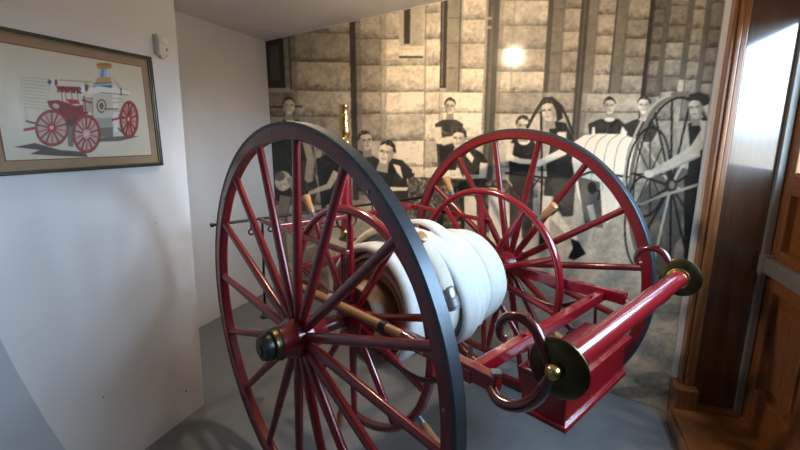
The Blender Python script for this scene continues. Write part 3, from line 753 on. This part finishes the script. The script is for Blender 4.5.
# ================================================================== MURAL (flat photographic print on the wall)
mu = Canvas(250, -110, 740, 440, 3)
h_, w_ = mu.h, mu.w
n1 = fbm(h_, w_, 42, 11, 5); n2 = fbm(h_, w_, 9, 23, 3); n3 = fbm(h_, w_, 120, 37, 3)
fine = .55*n1+.45*n2
mu.a[:] = (.60+.20*(fine-.5)*2)[:, :, None]
def lean(x, y, y0=60): return x-(x-400)/2270*(y-y0)
def block(x0, x1, y0, y1, L, dx=0, rough=.26, r=None):
    a = [(lean(x0, y0), y0), (lean(x1, y0), y0+dx), (lean(x1, y1), y1+dx), (lean(x0, y1), y1)]
    mu.poly(a, L, 1, fine, rough)
    # chiselled edge: thin pale top, dark joint below
    mu.line([a[0], a[1]], .9, min(1, L*1.15), .6); mu.line([a[3], a[2]], 1.7, L*.42, .9)
    mu.line([a[0], a[3]], 1.0, L*.62, .7)
    g = np.random.default_rng(int(x0*7+y0*13) % 99991)
    hgt = y1-y0; xs = np.linspace(x0, x1, 9)                 # undercut, rugged lower edge and darker arris of each stone
    for f_, al_ in ((.42, .16), (.26, .26), (.13, .42)):
        jg = [(lean(q, y1), y1+dx*(q-x0)/max(x1-x0, 1)-hgt*f_*g.uniform(.35, 1.25)) for q in xs]
        mu.poly(jg+[(lean(x1, y1), y1+dx), (lean(x0, y1), y1)], L*.52, al_, n2, .5)
    mu.poly([(lean(x0, y0), y0), (lean(x0+(x1-x0)*.10, y0), y0), (lean(x0+(x1-x0)*.07, y1), y1), (lean(x0, y1), y1)], L*.62, .45)
    for _ in range(int(g.integers(2, 5))):                  # chips and shadows of the rock face near the bottom
        cx = g.uniform(x0+1, max(x0+2, x1-3)); wd = g.uniform(2, 6); yy = y1-g.uniform(.5, 4.5)
        mu.poly([(lean(cx+wd*u_, yy), yy+g.uniform(-2.4, .2)) for u_ in (0, .2, .45, .7, 1)]+[(lean(cx+wd*u_, yy), yy+g.uniform(.3, 1.8)) for u_ in (.9, .5, .1)], L*g.uniform(.55, .8), .6, n2, .5)
    for _ in range(int(g.integers(1, 4))):
        cx = g.uniform(x0+1, max(x0+2, x1-2)); yy = g.uniform(y0+3, y1-5)
        mu.line([(lean(cx, yy), yy), (lean(cx+g.uniform(-1.5, 1.5), yy+5), yy+g.uniform(3, 7))], .6, L*.72, .6)
def vbar(x0, x1, y0, y1, L, al=1.0, rough=.12):
    mu.poly([(lean(x0, y0), y0), (lean(x1, y0), y0), (lean(x1, y1), y1), (lean(x0, y1), y1)], L, al, fine, rough)
def courses(x0, x1, ys, L, dx=0, seed=0):
    g = np.random.default_rng(seed)
    for a, b in zip(ys[:-1], ys[1:]): block(x0, x1, a, b, L*g.uniform(.84, 1.10), dx)
# ----- masonry, bay by bay: print tones, with the lamp-lit brighter centre painted in
yl = [-60, -25, 5, 33, 62, 91, 117, 146, 175, 205]
courses(262, 291, yl, .44, 0, 1); courses(291, 351, yl, .56, 1, 2)
vbar(266, 284, 38, 88, .13); vbar(270, 279, 46, 80, .24); vbar(284, 290, 36, 92, .40); vbar(264, 292, 88, 92, .52); vbar(289, 290.5, 30, 90, .24)
mu.line([(269, 107), (302, 106.5)], 1.6, .16)
ym = [-62, -36, -10, 14, 40, 66.5, 93, 115, 142, 168, 196, 225]
courses(352, 381, ym, .56, -1, 3); courses(381, 440, ym, .72, -1.5, 4)
vbar(350, 356, -60, 200, .20, .95); vbar(356, 361, -60, 200, .36, .55); vbar(379.5, 381.5, 10, 150, .46, .45)
vbar(399, 424, -60, 46, .58); vbar(404, 410, -60, 44, .22); vbar(410, 422, -60, 46, .55); vbar(399, 424, 46, 50, .68); vbar(399, 423, 56, 58, .22); vbar(399, 424, 50, 56, .74)
yr = [-60, -32, -6, 20, 44, 69, 93, 113, 140, 168, 196, 225]
courses(460, 484, yr, .72, 0, 5); courses(425, 441, ym, .70, -1, 55)
vbar(440, 446.5, -60, 88, .20); vbar(446.5, 460, -60, 92, .46); vbar(441.5, 443, -60, 86, .36); vbar(458.6, 460, -60, 92, .32)
for y in (18, 43, 68): mu.line([(446, y), (460, y)], .9, .30)
courses(440, 484, [93, 113, 140, 168, 196, 225], .74, 0, 66)
vbar(484, 486.5, -60, 130, .50); vbar(486.5, 497.5, -60, 190, .26); vbar(489, 492, -60, 190, .36, .7)
for y in (17, 26): vbar(483, 490, y, y+2.6, .55)
yq = [-60, -22, 1, 26, 49.5, 72, 93, 114, 140, 168, 200]
courses(497.5, 547, yq, .62, 0, 7); vbar(511, 513, -60, 93, .46, .5)
vbar(545, 550, -60, 94, .26); vbar(550, 561, -60, 94, .42)
for y in (9, 32, 53, 73): mu.line([(lean(550, y), y), (lean(561, y), y)], .8, .30)
courses(561, 578, [-60, -36, -13, 9, 32, 52, 73, 93], .58, 0, 8); courses(545, 578, [93, 113, 140, 170], .60, 0, 88)
vbar(577, 585, -60, 150, .24); vbar(580, 582, -60, 150, .34, .7)
vbar(585, 594, -60, 94, .42); courses(594, 611, [-60, -30, -6, 15, 36, 55, 75, 94], .56, 0, 9)
vbar(611, 623, -60, 94, .40); vbar(611, 613, -60, 94, .28); courses(623, 645, [-60, -26, -3, 20, 39, 57.5, 76, 94], .54, 0, 10)
courses(585, 645, [94, 113, 140], .56, 0, 101); vbar(644.5, 648.5, -60, 120, .18)
courses(649, 660, [-60, -30, -10, 10, 27, 44, 61, 78, 97, 120], .44, 0, 12); vbar(659, 664, -60, 97, .33)
courses(664, 681, [-60, -30, -12, 6, 26, 43, 60, 77, 92, 120], .48, 0, 13); vbar(681, 687, -60, 80, .32); courses(687, 699, [-60, -30, -9, 10, 29, 45, 62, 80, 96, 120], .47, 0, 14)
vbar(699, 704, -60, 95, .32); courses(704, 717, [-60, -20, 3, 30, 48, 66, 84, 100], .44, 0, 15); vbar(717, 729, -60, 130, .22)
# weathered rock face: dark pits and pale ridges over all the masonry
n4 = fbm(h_, w_, 14, 71, 4); n5 = vnoise(h_, w_, 5, 83)
mu.a *= (1-.10*np.clip((n4-.56)*5, 0, 1)+.06*np.clip((.42-n4)*5, 0, 1)-.05*(n5 > .80))[:, :, None]
# ----- ground
mu.poly([(250, 205), (420, 205), (560, 196), (740, 205), (740, 440), (250, 440)], .58, 1, fine, .28)
mu.poly([(540, 226), (700, 215), (720, 440), (560, 440)], .57, .8, fine, .30)
gg = np.random.default_rng(5)
for _ in range(150):
    x = gg.uniform(255, 720); y = gg.uniform(235, 430); L = gg.uniform(5, 26); s_ = gg.uniform(-.2, .5)
    mu.line([(x, y), (x+L, y+L*s_*.4)], gg.uniform(.5, 1.8), gg.choice([.30, .36, .60, .66]), .35)
for (x, y, rx, ry, L) in ((628, 262, 22, 7, .62), (668, 300, 16, 22, .42), (642, 345, 26, 12, .54), (655, 380, 22, 8, .36), (620, 330, 18, 8, .36), (600, 300, 22, 9, .60), (640, 392, 30, 6, .34)):
    mu.ell(x, y, rx, ry, L, .5, tex=fine, amt=.4)
# ----- figures
SK, SH, HR = .66, .155, .14
def head(cx, cy, r, turn=0.0, tilt=0.0, L=SK, hair=1.0):
    def tp(u, v): return (cx+r*(u*math.cos(tilt)-v*math.sin(tilt)), cy+r*(u*math.sin(tilt)+v*math.cos(tilt)))
    sg = np.sign(turn) or 1.0
    mu.poly([tp(-.42, .6), tp(.42, .6), tp(.58, 1.9), tp(-.58, 1.9)], L*.72)                                        # neck
    fp = [(0, -1.05), (.5, -.95), (.76, -.45), (.76, .1), (.62, .62), (.34, 1.02), (0, 1.12), (-.34, 1.02), (-.62, .62), (-.76, .1), (-.76, -.45), (-.5, -.95)]
    mu.poly([tp(u, v) for u, v in fp], L, 1, n2, .14)
    for q in range(4): mu.poly([tp(-sg*(.80-.0*q), -.6), tp(-sg*(.46-.10*q), -.5), tp(-sg*(.40-.10*q), .5), tp(-sg*.30, 1.05), tp(-sg*.62, .70), tp(-sg*.80, .1)], L*.55, .20)
    for q in (-1, 1):
        ex = turn*.30+q*.31
        mu.poly([tp(ex-.24, -.24), tp(ex+.24, -.24), tp(ex+.20, .02), tp(ex-.20, .02)], L*.48, .62)                 # eye sockets
        mu.ell(*tp(ex, -.10), r*.11, r*.06, .16, .8, n=10)
    mu.poly([tp(turn*.42-.04, -.15), tp(turn*.42+.08, -.15), tp(turn*.55+.10, .26), tp(turn*.42-.10, .30)], L*.70, .8)
    mu.line([tp(turn*.3-.22, .36), tp(turn*.3+.2, .36)], r*.07, L*.62, .6)
    mu.line([tp(turn*.3-.22, .58), tp(turn*.3+.22, .58)], r*.10, L*.50, .8); mu.line([tp(turn*.3-.14, .72), tp(turn*.3+.14, .72)], r*.07, L*.72, .6)
    mu.ell(*tp(-turn*.74, .05), r*.13, r*.22, L*.80)
    g = np.random.default_rng(int(cx*3+cy)); t = np.linspace(math.pi*.98, 2.02*math.pi, 16)
    o = [tp(-turn*.12+.86*math.cos(q)*g.uniform(.95, 1.06), -.22+1.06*hair*math.sin(q)*g.uniform(.94, 1.08)) for q in t]
    i = [tp(turn*.16+.70*math.cos(q), -.34+.52*math.sin(q)*g.uniform(.8, 1.1)) for q in t[::-1]]
    mu.poly(o+i, HR*1.2, 1, n2, .8)
    for _ in range(5): q = g.uniform(3.5, 5.9); mu.line([tp(.84*math.cos(q), -.22+.98*hair*math.sin(q)), tp(.66*math.cos(q+.15), -.34+.62*math.sin(q+.15))], r*.09, .36, .6)
def shirt(p, L=SH):
    mu.poly(p, L, 1, n1, .45); P = np.array(p, float); c = P.mean(0); g = np.random.default_rng(int(c[0]*11))
    for _ in range(7):
        q = c+(P[g.integers(len(P))]-c)*g.uniform(.1, .65); d = g.normal(0, 1, 2)*[2.0, 4.5]
        mu.line([q-d, q+d*.2, q+d+[1.2, 0]], g.uniform(.6, 1.6), L*g.choice([.5, 1.7, 2.1]), .5)
def limb(pts, w0, w1, L=SK):
    L = L*.88
    P = np.array(pts, float); n = len(P)
    for i in range(n-1):
        a, b = P[i], P[i+1]; d = b-a; q = np.array([-d[1], d[0]])/np.hypot(*d)
        wa = w0+(w1-w0)*i/(n-1); wb = w0+(w1-w0)*(i+1)/(n-1)
        mu.poly([a+q*wa/2, b+q*wb/2, b-q*wb/2, a-q*wa/2], L, 1, n2, .10); mu.ell(b[0], b[1], wb/2, wb/2, L)
        mu.line([a-q*wa*.42, b-q*wb*.42], max(.6, wb*.16), L*.72, .7)
# man at far left edge and the group stooping behind the near wheel
shirt([(274, 128), (284, 119), (298, 120), (312, 132), (316, 170), (300, 205), (272, 200), (268, 160)]); head(289, 106, 7.6, .3)
mu.poly([(286, 120), (290, 131), (295, 120)], .70)
mu.ell(283, 181, 8.5, 10, .66, tex=n2, amt=.2); mu.ell(279, 176, 6, 5, .30, .8)
limb([(292, 176), (302, 200), (306, 236), (300, 262)], 12, 10, .58); limb([(286, 196), (280, 230), (284, 262)], 12, 9, .52)
shirt([(296, 165), (310, 160), (318, 186), (312, 214), (302, 214)], .20)
shirt([(316, 160), (324, 149), (338, 152), (346, 176), (340, 212), (322, 210)], .13); mu.ell(322, 150, 5, 6, .32); mu.ell(319, 154, 3, 4, .55)
limb([(306, 140), (311, 160), (309, 178)], 8, 9, .62); limb([(337, 172), (329, 186), (310, 193)], 8, 4, .74)
mu.poly([(326, 205), (346, 200), (352, 262), (330, 268)], .62, 1, n1, .3); mu.poly([(300, 232), (322, 222), (330, 290), (300, 300)], .44, 1, fine, .4)
for _ in range(34):
    x = gg.uniform(272, 350); y = gg.uniform(205, 290); mu.line([(x, y), (x+gg.uniform(-8, 14), y+gg.uniform(-4, 12))], gg.uniform(.7, 2.4), gg.choice([.16, .22, .62, .70]), .7)
# two stooping men at the middle
shirt([(358, 150), (368, 153), (384, 162), (384, 200), (356, 190)], .17); head(365.5, 141, 8.6, .5, -.15, .62)
shirt([(380, 170), (390, 158), (402, 160), (415, 172.5), (410, 186), (405, 226), (381, 218), (376, 190)]); head(386, 153, 10.2, -.4, .22, .72)
mu.poly([(393, 164), (400, 166), (403, 179), (397, 172)], .84); mu.poly([(390, 187), (408, 187.5), (407, 190.5), (391, 191)], .82)
limb([(411, 178), (415, 200), (409, 232)], 9, 7, .80); shirt([(378, 192), (407, 191), (408, 240), (372, 240)], .20)
# planks and brush behind the table
mu.poly([(412, 169), (462, 172), (462, 177), (412, 173)], .70, 1, n2, .2); mu.poly([(408, 177), (520, 180), (520, 232), (408, 232)], .30, 1, n2, .9)
for _ in range(120):
    x = gg.uniform(412, 506); y = gg.uniform(178, 262); mu.line([(x, y), (x+gg.uniform(-5, 5), y+gg.uniform(-6, 6))], gg.uniform(.6, 1.8), gg.choice([.12, .18, .58, .70]), .8)
# standing man with folded arms
shirt([(435, 124), (443, 119.5), (456, 119.5), (463, 124), (461, 165), (438, 168)], .22); head(450, 106.5, 7.0, .1)
limb([(438, 127), (439, 141), (455, 138)], 7, 5.5, .80); limb([(460, 128), (458, 139), (444, 143)], 6, 5, .76); mu.poly([(439, 146), (458, 146), (456, 170), (441, 170)], .14)
# stooping man beside him
shirt([(462, 150), (472, 147), (482, 153), (488, 162), (485, 176), (464, 180), (458, 166)], .16); head(459, 139, 8.4, -.5, .1, .70, 1.15)
mu.poly([(468, 150), (474, 158), (472, 163), (466, 156)], .80); mu.poly([(463, 175), (486, 174), (486, 178), (463, 180)], .60)
limb([(484, 163), (482, 184), (477, 210)], 8, 6, .82); shirt([(458, 180), (486, 178), (484, 236), (462, 236)], .21)
for (x, y, w2) in ((470, 222, 12), (496, 214, 16), (512, 222, 14)): mu.poly([(x-w2/2, y-26), (x+w2/2, y-26), (x+w2*.7, y+28), (x-w2*.4, y+28)], .74, 1, n1, .25)
# man in dark vest at the drag rope
shirt([(508, 146), (513, 139), (522, 136), (532, 138), (537, 146), (534, 166), (530, 200), (512, 200), (509, 165)], .12)
mu.ell(524, 140, 6.2, 5, .76); head(523, 126, 8.4, .1, 0, .68, 1.05)
limb([(511, 143), (509, 157), (520, 161), (536, 162)], 7, 4.5, .80); mu.ell(510, 157.5, 4, 3.6, .84); mu.line([(512, 161), (540, 164)], 1.6, .78)
shirt([(509, 172), (534, 172), (532, 238), (522, 238), (521, 200), (519, 238), (510, 238)], .21)
mu.line([(505, 173), (548, 178)], 2.0, .12); mu.line([(527, 176), (548, 186)], 1.2, .14); mu.line([(541, 176), (533, 187)], 1.2, .14); mu.line([(506, 178), (512, 186)], 1.2, .66)
# tall man in profile with the long rope arc
mu.line([(527, 128), (535, 113), (544, 99), (552, 98), (561, 106), (567, 118), (573, 134)], 3.0, .16)
mu.line([(541, 112), (542, 176), (540, 252)], 2.2, .12)
shirt([(549, 126), (556, 121), (566, 123), (574, 140), (576, 160), (572, 186), (548, 186), (546, 166), (550, 148)], .15)
head(549, 111, 9.4, -.8, -.08, .68, 1.1); mu.poly([(553, 101), (561, 104), (563, 118), (557, 122), (556, 112)], HR)
limb([(562, 132), (563, 152), (540, 163)], 9.5, 6.5, .82); mu.ell(538, 163, 4.2, 3.4, .84)
shirt([(545, 178), (576, 178), (573, 216), (552, 218), (543, 208)], .23)
limb([(548, 196), (546, 214), (546, 236)], 11, 8, .84); limb([(554, 214), (564, 226), (574, 238)], 11, 7, .80)
mu.poly([(570, 238), (579, 242), (586, 254), (574, 260), (568, 258), (573, 248)], .10); mu.poly([(541, 236), (549, 236), (552, 246), (540, 246)], .10)
# pair behind the painted-white hose reel
shirt([(588, 124), (600, 119), (619, 119), (627, 126), (626, 140), (590, 140)], .17); head(609.5, 106, 7.4, 0); mu.ell(609.5, 119.5, 5.2, 2.2, .72)
shirt([(625, 124), (636, 119), (652, 119), (658, 130), (652, 142), (622, 142)], .15); head(644, 105.5, 7.8, -.2, 0, .70); mu.ell(644, 119.5, 5, 2, .66)
mu.poly([(622, 126), (627, 132), (626, 140), (619, 140)], .78); mu.poly([(592.5, 127), (594.5, 127), (595.5, 136), (591.5, 136)], .82)
# white hose reel of the old cart
hw = [(574, 142), (584, 135.5), (600, 133.5), (622, 134.5), (640, 140), (640, 160), (628, 190), (614, 214), (598, 226), (586, 220), (577, 190), (572, 160)]
mu.poly(hw, .90, 1, n1, .10)
for k in range(5):
    x = 590+k*11; mu.line(smooth_path([(x+6, 134, 0), (x-4, 142, 0), (x-9, 160, 0), (x-12, 190, 0)], 4) and [(p[0], p[1]) for p in smooth_path([(x+6, 135, 0), (x-3, 142, 0), (x-8, 160, 0), (x-10, 190, 0)], 4)], 1.0, .46)
mu.poly([(577, 176), (600, 182), (603, 228), (585, 226)], .24, .85, n1, .4); mu.poly([(604, 188), (618, 184), (614, 218), (606, 224)], .72, .9)
limb([(590, 205), (594, 222), (590, 238)], 7, 5, .72); mu.ell(592, 188, 4.5, 6, .14); mu.line([(588, 186), (600, 192), (598, 200)], 1.6, .12); mu.line([(570, 180), (590, 172), (628, 177)], 2.4, .15)
# large dark wheel, its hub, spokes and the second rim
mu.ell(672, 186, 42, 92, .30, .35, rot=.10, tex=fine, amt=.4); mu.ell(672, 226, 38, 60, .22, .75, rot=.10, tex=fine, amt=.5)
for (x, y, L) in ((690, 230, .40), (655, 240, .34), (668, 140, .44), (652, 160, .38), (684, 255, .42)): mu.ell(x, y, 10, 18, L, .7, tex=fine, amt=.4)
for k in range(14):
    t = 2*math.pi*k/14+.15; mu.line([(671, 186), (671+40*math.cos(t)+4*math.sin(-t), 186+86*math.sin(t))], 2.2, .10 if k % 4 else .55)
mu.ring(672, 186, 44, 95, 5.0, .34, 1, .10); mu.ring(674, 186, 41, 90, 2.2, .10, 1, .10)
mu.ring(668, 187, 46, 94, 3.0, .56, 1, .10, 120, 262); mu.ell(671, 186, 6, 8, .14); mu.ell(672, 185, 3, 4, .36)
mu.ring(648, 172, 22, 46, 2.6, .12, 1, .12)
for k in range(8): t = 2*math.pi*k/8; mu.line([(650, 174), (650+19*math.cos(t), 174+42*math.sin(t))], 1.2, .12)
mu.ring(640, 222, 16, 46, 2.4, .13, 1, .05, 70, 270)
# man at the wheel
shirt([(688, 124), (698, 118), (712, 118), (716, 130), (712, 170), (706, 236), (690, 240), (686, 190), (690, 150)], .12)
head(696, 108, 9.4, -.6, -.05, .54, 1.0); mu.poly([(686, 101), (690, 94), (700, 92), (709, 95), (709, 104), (704, 106), (698, 100)], .15)
limb([(709, 134), (696, 151), (672, 164), (650, 174)], 18, 6.5, .60); mu.ell(649, 174, 5, 4, .60); mu.poly([(700, 120), (712, 122), (712, 138), (702, 142)], .58)
mu.poly([(684, 176), (706, 170), (702, 262), (684, 262)], .10, 1, n1, .4); mu.poly([(700, 150), (716, 148), (706, 260), (698, 260)], .16, .9)
mu.line([(655, 198), (700, 184)], 3, .46); mu.line([(640, 205), (668, 192)], 2.4, .44)
mu.a *= (1+.16*(n3-.5))[:, :, None]
mu.blur(3)
Lm = np.clip((mu.a-.42)*1.40+.54, .02, 1)
mu.a = Lm*np.array([.95, .885, .785], np.float32)+np.array([.012, .010, .006], np.float32)
nxm, nym = 640, 440
sm = np.linspace(0.004, s_end, nxm); zm = np.linspace(.004, H-.004, nym)
GS, GZ = np.meshgrid(sm, zm)
MG = P0+MD*GS[..., None]+MN*.004+np.stack([0*GZ, 0*GZ, GZ], -1)
gx, gy = project(MG.reshape(-1, 3))
mo = print_mesh('mural_print', print_mat('mural_vinyl', .55, .32, .125, .25), MG, mu.sample(gx, gy), -MN*.003)
tag(mo, 'large sepia photographic mural of firemen with a hose cart before stone walls', 'mural')
